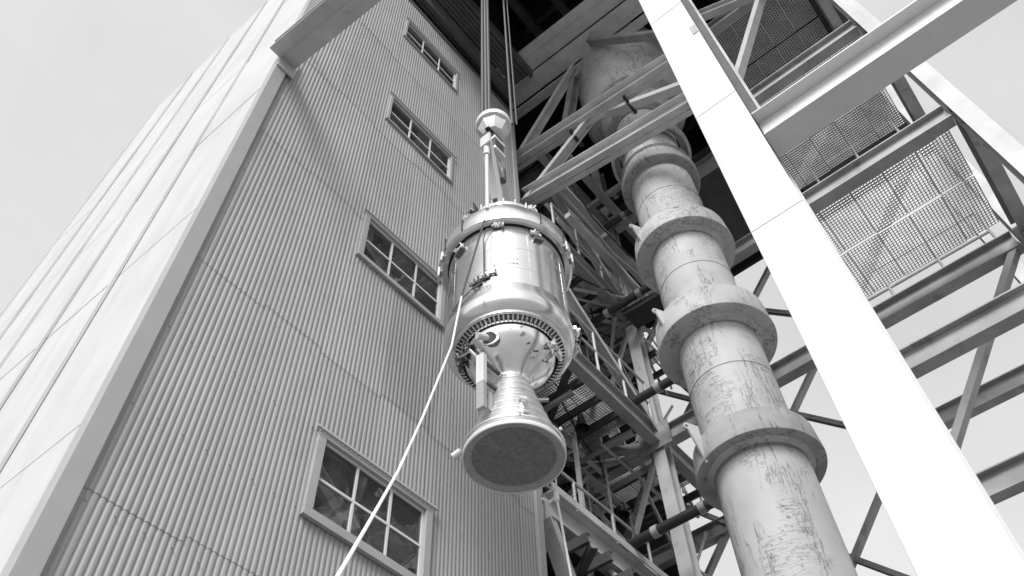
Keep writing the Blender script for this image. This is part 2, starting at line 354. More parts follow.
# ------------------------------------------------------------------ overhead bracket arm at the wall corner
arm = thing('bracket_arm', 'grey channel-section steel arm bracketed off the upper wall corner', 'beam', (1.5, 0, 12.2))
MB().chan((-0.06, -0.08, 0.36), (-0.06, -2.5, -0.38), 0.2, 0.20, t=0.03, up=(0, 0, 1)).build('arm', 'steel2', arm)
MB().bar((0.04, -0.08, 0.25), (0.04, -2.5, -0.49), 0.22, 0.02).build('bottom_plate', 'steel2', arm)
MB().rod((.25, -.08, 1.22), (.25, -2.6, 2.65), .018, 8).build('sunlit_edge_rod', 'white', arm)  # added white rod standing in for the sunlit top edge of the arm
MB().box((-0.09, -0.10, -0.02), (0.18, -0.078, 0.62)).build('wall_plate', 'steel2', arm)

# ------------------------------------------------------------------ head house: dark roofed hoist bay above
hh = thing('head_house', 'dark roofed hoist housing overhanging the tower top', 'roof', (7.5, -2, 20.6))
HX0, HX1, HY0, HY1 = 3.0, 12.8, -7.2, 4.2
def hbox(n, a, b, m): return MB().box((a[0] - 7.5, a[1] + 2, a[2] - 20.6), (b[0] - 7.5, b[1] + 2, b[2] - 20.6)).build(n, m, hh)
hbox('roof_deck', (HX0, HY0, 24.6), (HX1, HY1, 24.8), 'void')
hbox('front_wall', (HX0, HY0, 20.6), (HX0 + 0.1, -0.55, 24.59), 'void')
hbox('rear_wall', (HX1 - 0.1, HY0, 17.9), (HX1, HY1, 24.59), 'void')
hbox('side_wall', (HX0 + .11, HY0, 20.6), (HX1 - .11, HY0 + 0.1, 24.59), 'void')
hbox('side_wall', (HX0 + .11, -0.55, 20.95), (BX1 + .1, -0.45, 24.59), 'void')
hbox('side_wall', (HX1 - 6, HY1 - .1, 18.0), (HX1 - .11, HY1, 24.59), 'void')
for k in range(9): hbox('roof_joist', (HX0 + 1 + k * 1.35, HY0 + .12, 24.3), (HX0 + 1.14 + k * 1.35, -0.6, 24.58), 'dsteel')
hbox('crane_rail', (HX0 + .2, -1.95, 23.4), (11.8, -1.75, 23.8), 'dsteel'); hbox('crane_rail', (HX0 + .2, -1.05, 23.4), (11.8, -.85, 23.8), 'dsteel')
# soffit: edge channel, fascia and ribbed boards running along the wall
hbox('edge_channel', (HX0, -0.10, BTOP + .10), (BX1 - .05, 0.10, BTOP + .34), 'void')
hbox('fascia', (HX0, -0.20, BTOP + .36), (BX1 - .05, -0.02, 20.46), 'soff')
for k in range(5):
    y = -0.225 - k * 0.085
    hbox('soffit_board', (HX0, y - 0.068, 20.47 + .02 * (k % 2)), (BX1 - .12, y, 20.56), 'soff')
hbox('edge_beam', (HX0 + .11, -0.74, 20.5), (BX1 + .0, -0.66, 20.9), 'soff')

# ------------------------------------------------------------------ steel service tower
tw = thing('service_tower', 'open steel service tower of painted beams, braces and grating platforms behind the rocket stage', 'tower', (9, -1, 0))
TO = Vector((9, -1, 0))
def tp(p): return Vector(p) - TO
def T_i(name, a, b, w=0.2, h=0.25, m='steel', up=(0, 0, 1), t=0.02): return MB().ibeam(tp(a), tp(b), w, h, t, up).build(name, m, tw)
def T_b(name, a, b, w, h, m='steel', up=(0, 0, 1)): return MB().bar(tp(a), tp(b), w, h, up).build(name, m, tw)
def T_c(name, a, b, w, h, m='steel', up=(0, 0, 1)): return MB().chan(tp(a), tp(b), w, h, 0.018, up).build(name, m, tw)
def T_a(name, a, b, w=0.1, m='steel', up=(0, 0, 1)): return MB().ang(tp(a), tp(b), w, 0.014, up).build(name, m, tw)
def T_r(name, a, b, r=0.022, m='steel2'): return MB().rod(tp(a), tp(b), r, 8).build(name, m, tw)
FX = 6.95   # front truss plane
# top girder (built-up of several flanges)
def gy(n, x, z, wd, ht, m): T_b(n, (x, 0.6, z), (x, -7.0, z - .35), wd, ht, m)
gy('top_girder', FX, 21.30, .08, .80, 'chord')
gy('girder_flange', FX - .12, 20.88, .44, .04, 'chord')
gy('girder_angle', FX - .30, 20.96, .03, .10, 'steel')
gy('girder_plate', FX - .46, 21.06, .26, .03, 'chord')
gy('girder_angle', FX - .60, 21.16, .03, .22, 'chord')
gy('girder_flange', FX - .72, 21.26, .22, .04, 'chord')
gy('girder_flange', FX + .24, 20.78, .22, .05, 'chord')
for k in range(9): T_b('splice_plate', (FX - .14, .3 - .85 * k, 20.86 - .045 * k), (FX - .14, .05 - .85 * k, 20.85 - .045 * k), 0.3, 0.012, 'chord')

# front truss: two long horizontals and web members
T_c('truss_chord', (FX, 0.45, 17.9), (FX, -4.6, 17.1), 0.14, 0.38, 'chord')
T_b('truss_chord', (FX + .06, 0.45, 17.69), (FX + .06, -4.6, 16.89), 0.1, 0.03, 'chord')
T_c('truss_chord', (FX, 0.05, 16.1), (FX, -4.6, 15.15), 0.14, 0.40, 'chord')
T_b('truss_chord', (FX + .06, 0.05, 15.88), (FX + .06, -4.6, 14.93), 0.1, 0.03, 'chord')
T_c('truss_diagonal', (FX + .03, -1.62, 20.4), (FX + .03, 0.22, 18.0), 0.12, 0.2, 'chord', (1, 0, 0))
T_c('truss_post', (FX + .2, -1.5, 20.4), (FX + .2, -0.85, 17.5), 0.14, 0.24, 'steel', (1, 0, 0))
T_c('truss_diagonal', (FX + .05, -1.7, 17.5), (FX + .05, 0.12, 16.1), 0.12, 0.2, 'chord', (1, 0, 0))
T_b('truss_diagonal', (FX - .15, -2.25, 20.55), (FX - .15, -4.2, 17.7), 0.1, 0.2, 'steel', (1, 0, 0))
T_c('truss_diagonal', (FX + .12, -1.95, 17.35), (FX + .12, -4.4, 15.75), 0.12, 0.18, 'chord', (1, 0, 0))
for y in (-1.3, -2.6): T_b('clamp', (FX - .12, y, 17.45 + .16 * y), (FX + .3, y, 17.35 + .16 * y), 0.06, 0.14, 'black')
T_b('truss_post', (FX + .1, 0.56, 0), (FX + .1, 0.56, 20.3), 0.26, 0.26, 'steel')
# main interior column line
CX, CY = 9.6, -0.40
LV = [4.65, 7.9, 11.15, 14.4, 17.65]
for (x, y) in ((CX, CY), (CX, -3.7), (CX, -6.6), (CX, 2.9), (12.3, CY + .1), (12.3, -3.7), (12.3, -6.6), (12.3, 2.9), (7.1, -6.6), (7.1, -4.05)):
    T_i('column', (x, y, 0), (x, y, 20.4), 0.22, 0.25, 'steel2', (1, 0, 0), 0.025)
for li, z in enumerate(LV):
    # beams across, along Y
    for x in (CX, 12.3):
        if x > 12 and z > 13: continue
        if x < 12 and z > 9: T_i('floor_beam', (x, CY - .15, z), (x, -3.55, z), 0.2, 0.34)
        T_i('floor_beam', (x, CY + .15, z), (x, 2.75, z), 0.2, 0.34)
        T_i('floor_beam', (x, -3.85, z), (x, -6.45, z), 0.2, 0.34)
    # beams along X
    for y in (CY, 2.9, -6.6):
        if y == CY and z < 9: continue
        T_i('floor_beam', (7.0, y, z), (CX - .17, y, z), 0.18, 0.36)
        if z < 13: T_i('floor_beam', (CX + .17, y, z), (12.13, y, z), 0.18, 0.36)
    T_i('floor_beam', (CX + .17, -3.7, z), (12.13, -3.7, z), 0.18, 0.30)
    T_i('floor_beam', (7.1, -4.2, z), (7.1, -6.45, z), 0.18, 0.30)
    T_i('floor_beam', (7.25, -4.05, z), (CX - .15, -3.75, z), 0.18, 0.30)
    # plan braces under the platforms
    T_a('plan_brace', (CX - .1, CY + .12, z - .1), (8.1, 2.6, z - .1), 0.12)
    T_c('plan_brace', (CX - .1, CY + .25, z - .06), (9.0, 1.9, z - .06), 0.1, 0.16, 'steel2')
    T_a('plan_brace', (7.2, CY + .1, z - .12), (CX - .2, 2.7, z - .12), 0.1, 'dsteel')
    if z < 13:
        T_a('plan_brace', (CX + .2, CY + .2, z - .08), (12.1, 2.6, z - .08), 0.1)
    # gusset plates at the node
    T_b('gusset', (CX - .17, CY - .3, z - .05), (CX - .17, CY + .3, z - .05), 0.014, 0.5, 'steel')
    # joists
    for k in range(5):
        T_c('joist', (7.2 + k * .48, CY + .12, z + .06), (7.2 + k * .48, 2.8, z + .06), 0.06, 0.14, 'dsteel')
    for k in range(3):
        T_c('joist', (10.1 + k * .55, CY + .12, z + .06), (10.1 + k * .55, 2.8, z + .06), 0.06, 0.14, 'dsteel')
# vertical X bracing
for z0, z1 in zip(LV[:-1], LV[1:]):
    T_c('cross_brace', (12.3, CY - .1, z0), (12.3, -3.6, z1), 0.08, 0.14, 'steel', (1, 0, 0))
    T_c('cross_brace', (12.33, -3.6, z0), (12.33, CY - .1, z1), 0.08, 0.14, 'steel', (1, 0, 0))
    T_c('cross_brace', (12.3, CY + .2, z0), (12.3, 2.8, z1), 0.08, 0.14, 'steel', (1, 0, 0))
    T_c('cross_brace', (12.33, 2.8, z0), (12.33, CY + .2, z1), 0.08, 0.14, 'steel', (1, 0, 0))
    T_c('cross_brace', (CX, -3.85, z0 + .1), (CX, -6.45, z1 - .1), 0.1, 0.16, 'steel', (1, 0, 0))
    T_c('cross_brace', (7.1, -6.6, z0 + .1), (CX - .1, -6.6, z1 - .1), 0.1, 0.16, 'steel', (0, 1, 0))
T_c('cross_brace', (9.5, CY - .02, 11.25), (7.1, CY - .02, 13.05), 0.1, 0.16, 'steel2', (0, 1, 0))
T_c('cross_brace', (9.5, CY - .02, 14.5), (7.1, CY - .02, 16.6), 0.1, 0.16, 'steel2', (0, 1, 0))
T_c('cross_brace', (6.95, CY - .02, 6.9), (8.2, CY - .02, 4.7), 0.1, 0.16, 'steel2', (0, 1, 0))
for z0, z1 in zip(LV[1:-1], LV[2:]):
    for k, (ya, yb) in enumerate(((CY + .15, 1.2), (1.2, 2.75))):
        T_a('lattice_brace', (CX + .02, ya, z0 + .2), (CX + .02, yb, z1 - .2), .07, 'chord', (1, 0, 0))
        T_a('lattice_brace', (CX + .06, yb, z0 + .2), (CX + .06, ya, z1 - .2), .07, 'steel2', (1, 0, 0))
    T_a('lattice_post', (CX, 1.2, z0 + .15), (CX, 1.2, z1 - .15), .08, 'steel2', (1, 0, 0))
    T_a('lattice_brace', (8.35, .0, z0 + .2), (8.35, 1.9, z1 - .2), .06, 'steel2', (1, 0, 0))
    for xx in (7.3, 8.35):
        T_a('lattice_post', (xx, .45, z0 + .2), (xx, .45, z1 - .15), .06, 'chord', (1, 0, 0))
    T_a('lattice_brace', (10.0, .2, z0 + .2), (12.0, .2, z1 - .2), .06, 'chord', (0, 1, 0))
    T_a('lattice_brace', (12.0, .25, z0 + .2), (10.0, .25, z1 - .2), .06, 'steel2', (0, 1, 0))
for k in range(22):
    T_r('ladder_rung', (9.3, .55, 8.9 + k * .3), (9.3, .9, 8.9 + k * .3), .012, 'steel2')
for y in (.53, .92): T_b('ladder_rail', (9.3, y, 8.6), (9.3, y, 15.6), .02, .06, 'steel2', (1, 0, 0))
# gratings: one shared panel mesh, bars as geometry
gp = MB(); GW, GH = 0.94, 0.46
for k in range(21): gp.box((k * GW / 20 - .006, 0, -.012), (k * GW / 20 + .006, GH, .012))
for k in range(11): gp.box((0, k * GH / 10 - .006, -.008), (GW, k * GH / 10 + .006, .010))
gsrc = None
def grating(x, y, z):
    global gsrc
    if gsrc is None:
        gsrc = gp.build('grating_panel', 'grate', tw); gsrc.location = (x - TO.x, y - TO.y, z)
    else:
        share('grating_panel', gsrc, tw, (x - TO.x + random.uniform(-.008, .008), y - TO.y, z + random.uniform(-.006, .006)))
for z in LV[1:]:
    zz = z + .20
    for i in range(3 if z < 17 else 2):
        for j in range(7):
            x = (7.15, 8.13, 10.1)[i]; y = -0.25 + j * .475
            if z < 9 and i < 2 and j < 2: continue
            grating(x, y, zz)
    for j in range(5):
        if z > 10: grating(8.35, -6.4 + j * .475, zz)
        if z > 10: grating(7.35, -6.4 + j * .475, zz)
# platform handrails at the stair bay
def handrail(p0, p1, z, n):
    p0 = Vector(p0); p1 = Vector(p1)
    for h in (.55, 1.05): T_r('handrail', (p0.x, p0.y, z + h), (p1.x, p1.y, z + h), .024)
    for k in range(n + 1):
        q = p0.lerp(p1, k / n); T_r('rail_post', (q.x, q.y, z + .05), (q.x, q.y, z + 1.04), .024)
T_i('floor_beam', (6.98, .17, 8.52), (CX + 2.5, .17, 8.52), .24, .42, 'steel2')
T_b('toe_plate', (6.98, .02, 8.78), (CX + 2.5, .02, 8.78), .02, .12, 'steel2')
handrail((7.0, .33), (9.9, .33), 8.6, 3)
T_c('knee_brace', (6.95, .17, 8.3), (8.4, .17, 5.4), .12, .2, 'steel2', (0, 1, 0))
T_b('deck_plate', (7.2, 1.4, 8.75), (9.5, 1.4, 8.75), 1.9, .02, 'dsteel')
handrail((9.8, CY + .1), (12.1, CY + .1), 7.95, 3)
handrail((7.1, CY - .05), (9.4, CY - .05), 11.3, 3)
handrail((7.1, CY - .05), (9.4, CY - .05), 14.55, 3)
handrail((9.8, .1), (11.9, .1), 11.3, 3)
handrail((9.8, .1), (11.9, .1), 14.55, 3)
handrail((9.75, -3.9), (9.75, -6.3), 11.2, 3)
handrail((9.75, -3.9), (9.75, -6.3), 14.45, 3)
T_i('floor_beam', (FX - .2, -4.2, 18.0), (FX - .2, -7.0, 16.0), .16, .22, 'steel2')
T_c('cross_brace', (FX - .1, -4.5, 14.6), (FX - .1, -6.3, 18.0), .1, .18, 'steel2', (1, 0, 0))
T_b('deck_plate', (8.3, 1.2, 8.06), (11.9, 1.2, 8.06), 2.9, 0.03, 'dsteel')
# stair stringers from the 7.9 m floor upwards
for y in (.95, 1.65): T_c('stair_stringer', (7.2, y, 7.95), (9.5, y, 11.2), 0.06, 0.2, 'steel2', (0, 1, 0))
for k in range(13):
    f = (k + .5) / 13; T_b('stair_tread', (7.2 + 2.3 * f, .98, 7.95 + 3.25 * f), (7.2 + 2.3 * f, 1.62, 7.95 + 3.25 * f), 0.24, 0.03, 'dsteel')
for y in (.2, .8): T_c('stair_stringer', (9.4, y, 11.2), (7.2, y, 14.4), 0.06, 0.2, 'steel2', (0, 1, 0))
for k in range(13):
    f = (k + .5) / 13; T_b('stair_tread', (9.4 - 2.2 * f, .23, 11.2 + 3.2 * f), (9.4 - 2.2 * f, .77, 11.2 + 3.2 * f), 0.24, 0.03, 'dsteel')
# upper clutter: trays and boards running along X
for (y, z, wd, hh_, m) in ((-.62, 16.2, .22, .1, 'steel2'), (-.2, 16.5, .3, .06, 'steel'), (.25, 16.4, .16, .16, 'steel2'), (-.95, 17.0, .16, .12, 'steel'), (-.75, 14.9, .14, .14, 'steel2'), (.1, 15.4, .25, .05, 'steel')):
    T_b('cable_tray', (7.15, y, z), (10.9, y, z), wd, hh_, m)
for y, z in ((-1.2, 17.3), (-.2, 15.9), (.3, 17.1)): T_b('hanger', (8.6, y - .6, z), (8.6, y + 1.1, z), .1, .14, 'steel')
T_b('solid_deck', (7.0, 1.3, 17.98), (9.5, 1.3, 17.98), 3.3, .04, 'dsteel')
T_b('solid_deck', (9.4, -2.1, 17.95), (12.5, -2.1, 17.95), 3.2, .04, 'dsteel')
T_b('solid_deck', (7.2, -5.6, 17.95), (12.5, -5.6, 17.95), 2.6, .04, 'dsteel')

for k in range(9):
    y = -.95 + .13 * k + random.uniform(-.03, .03); z = 15.2 + random.uniform(-.5, 1.1)
    MB().tube([tp((7.1, y, z + .1)), tp((7.9, y + random.uniform(-.1, .1), z)), tp((8.9, y, z - random.uniform(0, .3))), tp((9.7, y + random.uniform(-.2, .2), z - .2)), tp((10.2, y, z - .9))], random.choice((.018, .03, .045)), 8).build('conduit', random.choice(('steel2', 'steel2', 'grate', 'dsteel')), tw)
for k in range(54):
    z = random.choice(LV[2:4]) + random.choice((-.14, -.2, -.26)); a_ = Vector((random.uniform(7.1, 9.4), random.uniform(-.3, 1.9), z))
    an = random.choice((0, math.pi / 2, math.pi / 2, .7, -.6, 2.2)); ln = random.uniform(.8, 2.2)
    T_a('secondary_angle', a_, a_ + Vector((math.cos(an) * ln, math.sin(an) * ln, random.uniform(-.05, .05))), random.choice((.05, .07, .09)), random.choice(('chord', 'steel2', 'steel', 'dsteel')))
for k in range(12):
    x = random.uniform(7.2, 11.5); y = random.uniform(-.3, 2.2); z = random.choice(LV[2:4]); T_r('hanger_rod', (x, y, z), (x + random.uniform(-.5, .5), y + random.uniform(-.3, .3), z + random.uniform(1.2, 3.0)), random.choice((.012, .02)), random.choice(('dsteel', 'steel2', 'chord')))
for (x, y, z) in ((8.4, .45, 13.95), (8.9, .9, 10.75), (8.2, .2, 10.8), (9.1, .5, 14.0), (10.3, .9, 10.75), (8.6, 1.4, 10.8)):
    o = MB().lathe([(.02, .3), (.05, .28), (.07, .15), (.11, .02), (.12, 0)], 16).build('work_lamp', 'black', tw, loc=tp((x, y, z)))
for k in range(8):
    a_ = Vector((random.uniform(7.2, 9.3), random.uniform(-.3, 1.6), random.choice(LV[2:4]) - .1)); b_ = a_ + Vector((random.uniform(.5, 1.8), random.uniform(-.6, .6), random.uniform(-.1, .1)))
    MB().tube([tp(a_.lerp(b_, i / 10) + Vector((0, 0, -.5 * (i / 10) * (1 - i / 10)))) for i in range(11)], .014, 6).build('hanging_cable', 'black', tw)
# added dark screens that block sky light behind the tower's far corner
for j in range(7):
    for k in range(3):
        T_b('added_rear_screen', (12.62, 1.02 + k * 1.06 + .52, j * 2.6 + .01), (12.62, 1.02 + k * 1.06 + .52, j * 2.6 + 2.58), 1.05, .04, 'dsteel', (1, 0, 0))
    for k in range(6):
        T_b('added_side_screen', (6.75 + k * .98 + .48, 4.15, j * 2.6 + .01), (6.75 + k * .98 + .48, 4.15, j * 2.6 + 2.58), .04, .97, 'dsteel', (1, 0, 0))
# ------------------------------------------------------------------ black pipes strung across the tower
PX = 8.85
for (z, y0, y1, lab, grp) in ((8.92, 1.0, -1.5, 'black pipe beside the handrails and the open sky', None), (11.45, 1.3, -1.3, 'black pipe with couplings passing just above the beam junction', None), (13.95, 1.0, -1.35, 'black pipe below a dark steel plate near the duct collar', None),
                          (16.6, 0.6, -1.4, 'lower of two parallel black pipes under the roof', None), (17.55, .5, -1.3, 'upper of two parallel black pipes under the roof', None)):
    rt = thing('black_pipe', lab, 'pipe', (PX, (y0 + y1) / 2, z), 'black pipes across the tower')
    L = (y0 - y1) / 2
    MB().tube([(0.35, L, -.06), (.12, L, -.02), (0, L - .1, 0), (0, -L + .1, 0), (.15, -L, 0.0), (.5, -L - .02, 0)], .075, 12).build('pipe_run', 'black', rt)
    for f in (-.72, -.1, .45):
        MB().rod((0, L * f - .05, 0), (0, L * f + .05, 0), .088, 14).build('coupling', 'steel', rt)
    MB().bar((0.05, L * .2, .05), (0.05, L * .2, .5), .03, .03).build('hanger_rod', 'dsteel', rt)
pl = thing('dark_plate', 'flat dark steel plate between the pipe and the duct', 'plate', (9.2, -1.1, 13.85))
MB().bar((0, .55, .0), (0, -.75, -.1), .5, .05).build('plate', 'black', pl); MB().bar((-.25, .55, -.03), (-.25, -.75, -.13), .03, .14).build('edge', 'black', pl)

# ------------------------------------------------------------------ big exhaust duct
DX, DY = 8.1, -2.32
dt = thing('exhaust_duct', 'fat pale scuffed vertical duct with wide stepped collars', 'duct', (DX, DY, 0))
MB().lathe([(.585, 0), (.585, 8.4)], 72).build('duct_section', 'duct', dt)
CZ = [8.35, 10.68, 13.02, 15.38, 17.75]
for a, b in zip(CZ[:-1], CZ[1:]):
    MB().lathe([(.585, a - .1), (.585, b - .05)], 72).build('duct_section', 'duct', dt)
    z = (a + b) / 2 + .25
    MB().lathe([(.586, z - .012), (.594, z - .008), (.594, z + .008), (.586, z + .012)], 72).build('weld_seam', 'duct', dt)
for k, z in enumerate(CZ):
    if k == 3:
        c = MB().lathe([(.58, z - .02), (.72, z - .02), (.74, z + .0), (.74, z + .16), (.66, z + .18), (.66, z + .46), (.70, z + .5), (.585, z + .56)], 72).build('collar', 'ductrust', dt)
        for q in range(20):
            an = 2 * math.pi * q / 20
            o = MB().bar((.655 * math.cos(an), .655 * math.sin(an), z + .19), (.655 * math.cos(an), .655 * math.sin(an), z + .36), .12, .05, (math.cos(an), math.sin(an), 0)).build('gusset', 'ductrust', c)
    else:
        cr, ch = ((.80, .40), (.86, .50), (.83, .44), 0, (.76, .36))[k]
        c = MB().lathe([(.58, z + .015), (cr - .03, z - .005), (cr - .005, z - .005), (cr, z + .02), (cr - .03, z + ch - .04), (cr - .06, z + ch), (.60, z + ch + .04), (.583, z + ch + .12)], 80).build('collar', 'ductrust' if k == 0 else 'duct', dt)
        MB().lathe([(.585, z - .03), (.66, z + .008), (.66, z + .012)], 72).build('inner_ring', 'duct', c)
for (k, an) in ((1, 2.62), (2, 2.62), (0, 2.62), (1, -.6), (2, -.6)):
    z = CZ[k] + .2
    lug = MB()
    pts = []
    for i in range(9): a_ = math.pi * (-.5 + i / 8); pts.append((.16 + .055 * math.cos(a_), .30 + .055 * math.sin(a_)))
    prof = [(0, -.25), (.02, -.25)] + pts + [(0, .34)]
    d = Vector((math.cos(an), math.sin(an), 0)); sdv = Vector((-math.sin(an), math.cos(an), 0))
    n = len(prof); vs = [d * (.76 + p[0]) + sdv * s_ + Vector((0, 0, z + p[1])) for s_ in (-.014, .014) for p in prof]
    lug.add(vs, [tuple(range(n)), tuple(range(2 * n - 1, n - 1, -1))] + [(i, n + i, n + (i + 1) % n, (i + 1) % n) for i in range(n)])
    lo = lug.build('lifting_lug', 'steel2', dt)
    MB().rod(d * .935 + Vector((0, 0, z + .30)) - sdv * .016, d * .935 + Vector((0, 0, z + .30)) + sdv * .016, .02).build('eye', 'black', lo)
# upper hood: flare into the roof
MB().lathe([(.6, 17.7), (.78, 18.1), (.80, 18.35), (1.04, 18.45), (1.12, 18.6), (1.13, 19.2), (1.13, 21.5)], 72).build('hood', 'duct', dt)
MB().lathe([(.74, 16.5), (.80, 16.5), (.80, 16.66), (.62, 16.7)], 72).build('flange', 'duct', dt)

# ------------------------------------------------------------------ bright white column in front of the tower
wc = thing('white_column', 'sunlit white steel column of wide flange section in front of the tower', 'column', (4.4, -4.32, 0))
MB().box((0, -.25, 0), (.03, .25, 18)).build('front_flange', 'white', wc, bevel=.004)
MB().box((.031, -.02, 0), (.43, .02, 18)).build('web', 'white', wc)
MB().box((.431, -.25, 0), (.46, .25, 18)).build('rear_flange', 'white', wc)
for z in (7.6, 9.9, 12.9): MB().box((-.004, -.249, z), (-.001, .249, z + .012)).build('weld_seam', 'white', wc)
MB().box((-.008, -.245, 11.75), (-.001, -.17, 12.0)).build('tape_patch', 'trim', wc)
MB().box((.06, -.33, 9.4), (.30, -.255, 18)).build('shaded_web_strip', 'dsteel', wc)  # added dark strip standing in for the shaded web
MB().box((.31, -.36, 9.4), (.36, -.255, 18)).build('side_angle', 'steel2', wc)
wb = thing('white_beam', 'white cross beam running off the white column', 'beam', (4.55, -4.6, 8.9))
MB().box((-.12, -3.4, -.02), (.2, .02, .0)).build('bottom_flange', 'white', wb)
MB().box((.02, -3.4, .001), (.05, .02, .44)).build('web', 'white', wb)
MB().box((-.12, -3.4, .441), (.2, .02, .46)).build('top_flange', 'white', wb)

# ------------------------------------------------------------------ rocket stage hanging from the hoist
AX, AY = 4.3, -1.46
rk = thing('rocket_stage', 'bare aluminium rocket stage with a bell nozzle hanging from the hoist', 'rocket stage', (AX, AY, 6.57))
Z0 = 6.57
CAMD = math.atan2(-4.8 - AY, 0 - AX)          # heading of the side that faces the open yard
def rp(r, da, z):                              # point on the stage: radius, degrees round from the yard side, height
    a = CAMD + R(da); return Vector((r * math.cos(a), r * math.sin(a), z - Z0))
def L(prof): return [(r, z - Z0) for r, z in prof]
MB().lathe(L([(.645, 8.24), (.643, 8.8), (.64, 9.6), (.64, 9.68)]), 128).build('tank_body', 'alu', rk)
# shoulder, rounded under
sh = [(.645, 8.238), (.6495, 8.20), (.656, 8.15), (.662, 8.10)] + [(.53 + .135 * math.cos(t), 8.06 - .16 * math.sin(t)) for t in [R(q) for q in range(0, 91, 9)]] + [(.50, 7.905)]
MB().lathe(L(sh), 128).build('aft_shoulder', 'alu', rk)
for z, r in ((8.50, .6465), (8.86, .6455), (9.2, .6445)):
    MB().lathe(L([(r - .004, z - .008), (r, z - .006), (r, z + .006), (r - .004, z + .008)]), 128).build('weld_band', 'alu2', rk)
for da in (-58, -12, 22, 64):
    MB().bar(rp(.643, da, 8.27), rp(.641, da, 9.5), .010, .004, rp(1, da, Z0)).build('seam_strip', 'alu2', rk)
# collar round the top
col = MB().lathe(L([(.66, 9.30), (.715, 9.27), (.745, 9.29), (.752, 9.36), (.742, 9.54), (.70, 9.62), (.64, 9.66)]), 128).build('collar', 'alu2', rk)
MB().lathe(L([(.641, 9.305), (.662, 9.305)]), 128).build('seal', 'gap', col)
for da in (-62, -38, 32, 60, 95):
    MB().bar(rp(.752, da, 9.30), rp(.75, da, 9.52), .012, .012, rp(1, da, Z0)).build('clamp_joint', 'gap', col)
for da in (-88, -72, 66, 80):
    MB().bar(rp(.76, da, 9.22), rp(.755, da, 9.38), .09, .02, rp(1, da, Z0)).build('clamp_plate', 'white', col)
# forward dome and rim
MB().lathe(L([(.64, 9.68), (.60, 9.78), (.53, 9.90), (.50, 9.92), (.50, 10.02), (.46, 10.03), (.40, 10.08), (.2, 10.16), (.001, 10.18)]), 96).build('forward_dome', 'alu2', rk)
rim = MB().lathe(L([(.50, 9.97), (.515, 9.97), (.52, 10.0), (.515, 10.03), (.50, 10.03)]), 96).build('rim', 'alu', rk)
for q in range(24):
    MB().rod(rp(.525, q * 15, 9.955), rp(.525, q * 15, 10.06), .011, 6).build('bolt', 'fitl', rim)
def fitting(da, z, r, n, sz, m='fit'):
    mb = MB(); mb.bar(rp(r + .02, da - 5.5, z), rp(r + .02, da + 5.5, z), sz * .9, .05)
    for q in range(n):
        p = rp(r + random.uniform(0, .05), da + random.uniform(-5, 5), z + random.uniform(-.02, .02)); d = Vector((random.uniform(-.6, .6), random.uniform(-.6, .6), random.choice((-1, 1)) * random.uniform(.5, 1))).normalized() * max(.03, sz * random.uniform(.9, 1.6))
        mb.rod(p - d, p + d, sz * random.uniform(.25, .5), 7)
    return mb
for k, (da, z, r, n, s_, m) in enumerate(((-20, 8.37, .65, 5, .036, 'fitm'), (-28, 8.33, .65, 5, .036, 'fit'), (-13, 8.41, .65, 5, .032, 'fitm'), (-48, 9.17, .65, 5, .03, 'fitl'), (-6, 9.26, .66, 7, .04, 'fitl'), (30, 9.2, .65, 5, .035, 'fitl'), (-40, 10.0, .52, 9, .05, 'fit'), (-55, 10.0, .52, 7, .05, 'fitl'), (-15, 10.05, .45, 10, .06, 'fit'), (38, 9.98, .52, 6, .035, 'fitl'), (84, 8.12, .66, 12, .045, 'fitl'), (92, 8.17, .68, 9, .045, 'fit'), (100, 8.05, .66, 8, .04, 'fitl'))):
    fitting(da, z, r, n + 3, s_ * .62, m).build('valve_fitting', m, rk)
for da, z, ln in ((-50, 9.13, .17), (33, 9.12, .13)):
    MB().bar(rp(.66, da - 5, z - .02), rp(.66, da + 5, z + .02), .04, .03).build('bracket_clip', 'fit', rk)
MB().tube([rp(.66, -8, 9.24), rp(.69, -16, 9.2), rp(.67, -20, 9.05), rp(.655, -20, 8.45)], .008, 6).build('feed_line', 'fit', rk)
MB().tube([rp(.66, -12, 9.25), rp(.655, -13, 9.0), rp(.65, -14, 8.4)], .006, 6).build('feed_line', 'alu2', rk)
MB().tube([rp(.66, -22, 8.30), rp(.675, -30, 8.24), rp(.68, -42, 8.18), rp(.685, -52, 8.1)], .009, 6).build('feed_line', 'fit', rk)
# data plate, a thin outlined cover
dp = MB(); 
for a_, b_, z_ in ((-1, 11, 8.56),):
    for i in range(6):
        d0 = a_ + (b_ - a_) * i / 6; d1 = a_ + (b_ - a_) * (i + 1) / 6
        dp.add([rp(.6475, d0, z_), rp(.6475, d1, z_), rp(.6475, d1, z_ + .09), rp(.6475, d0, z_ + .09)], [(0, 1, 2, 3)], True)
dpo = dp.build('access_cover', 'alu2', rk)
for d0 in (-.4, 3, 7, 10.4):
    for z_ in (8.572, 8.638): MB().rod(rp(.646, d0, z_), rp(.652, d0, z_), .006, 6).build('screw', 'fit', dpo)
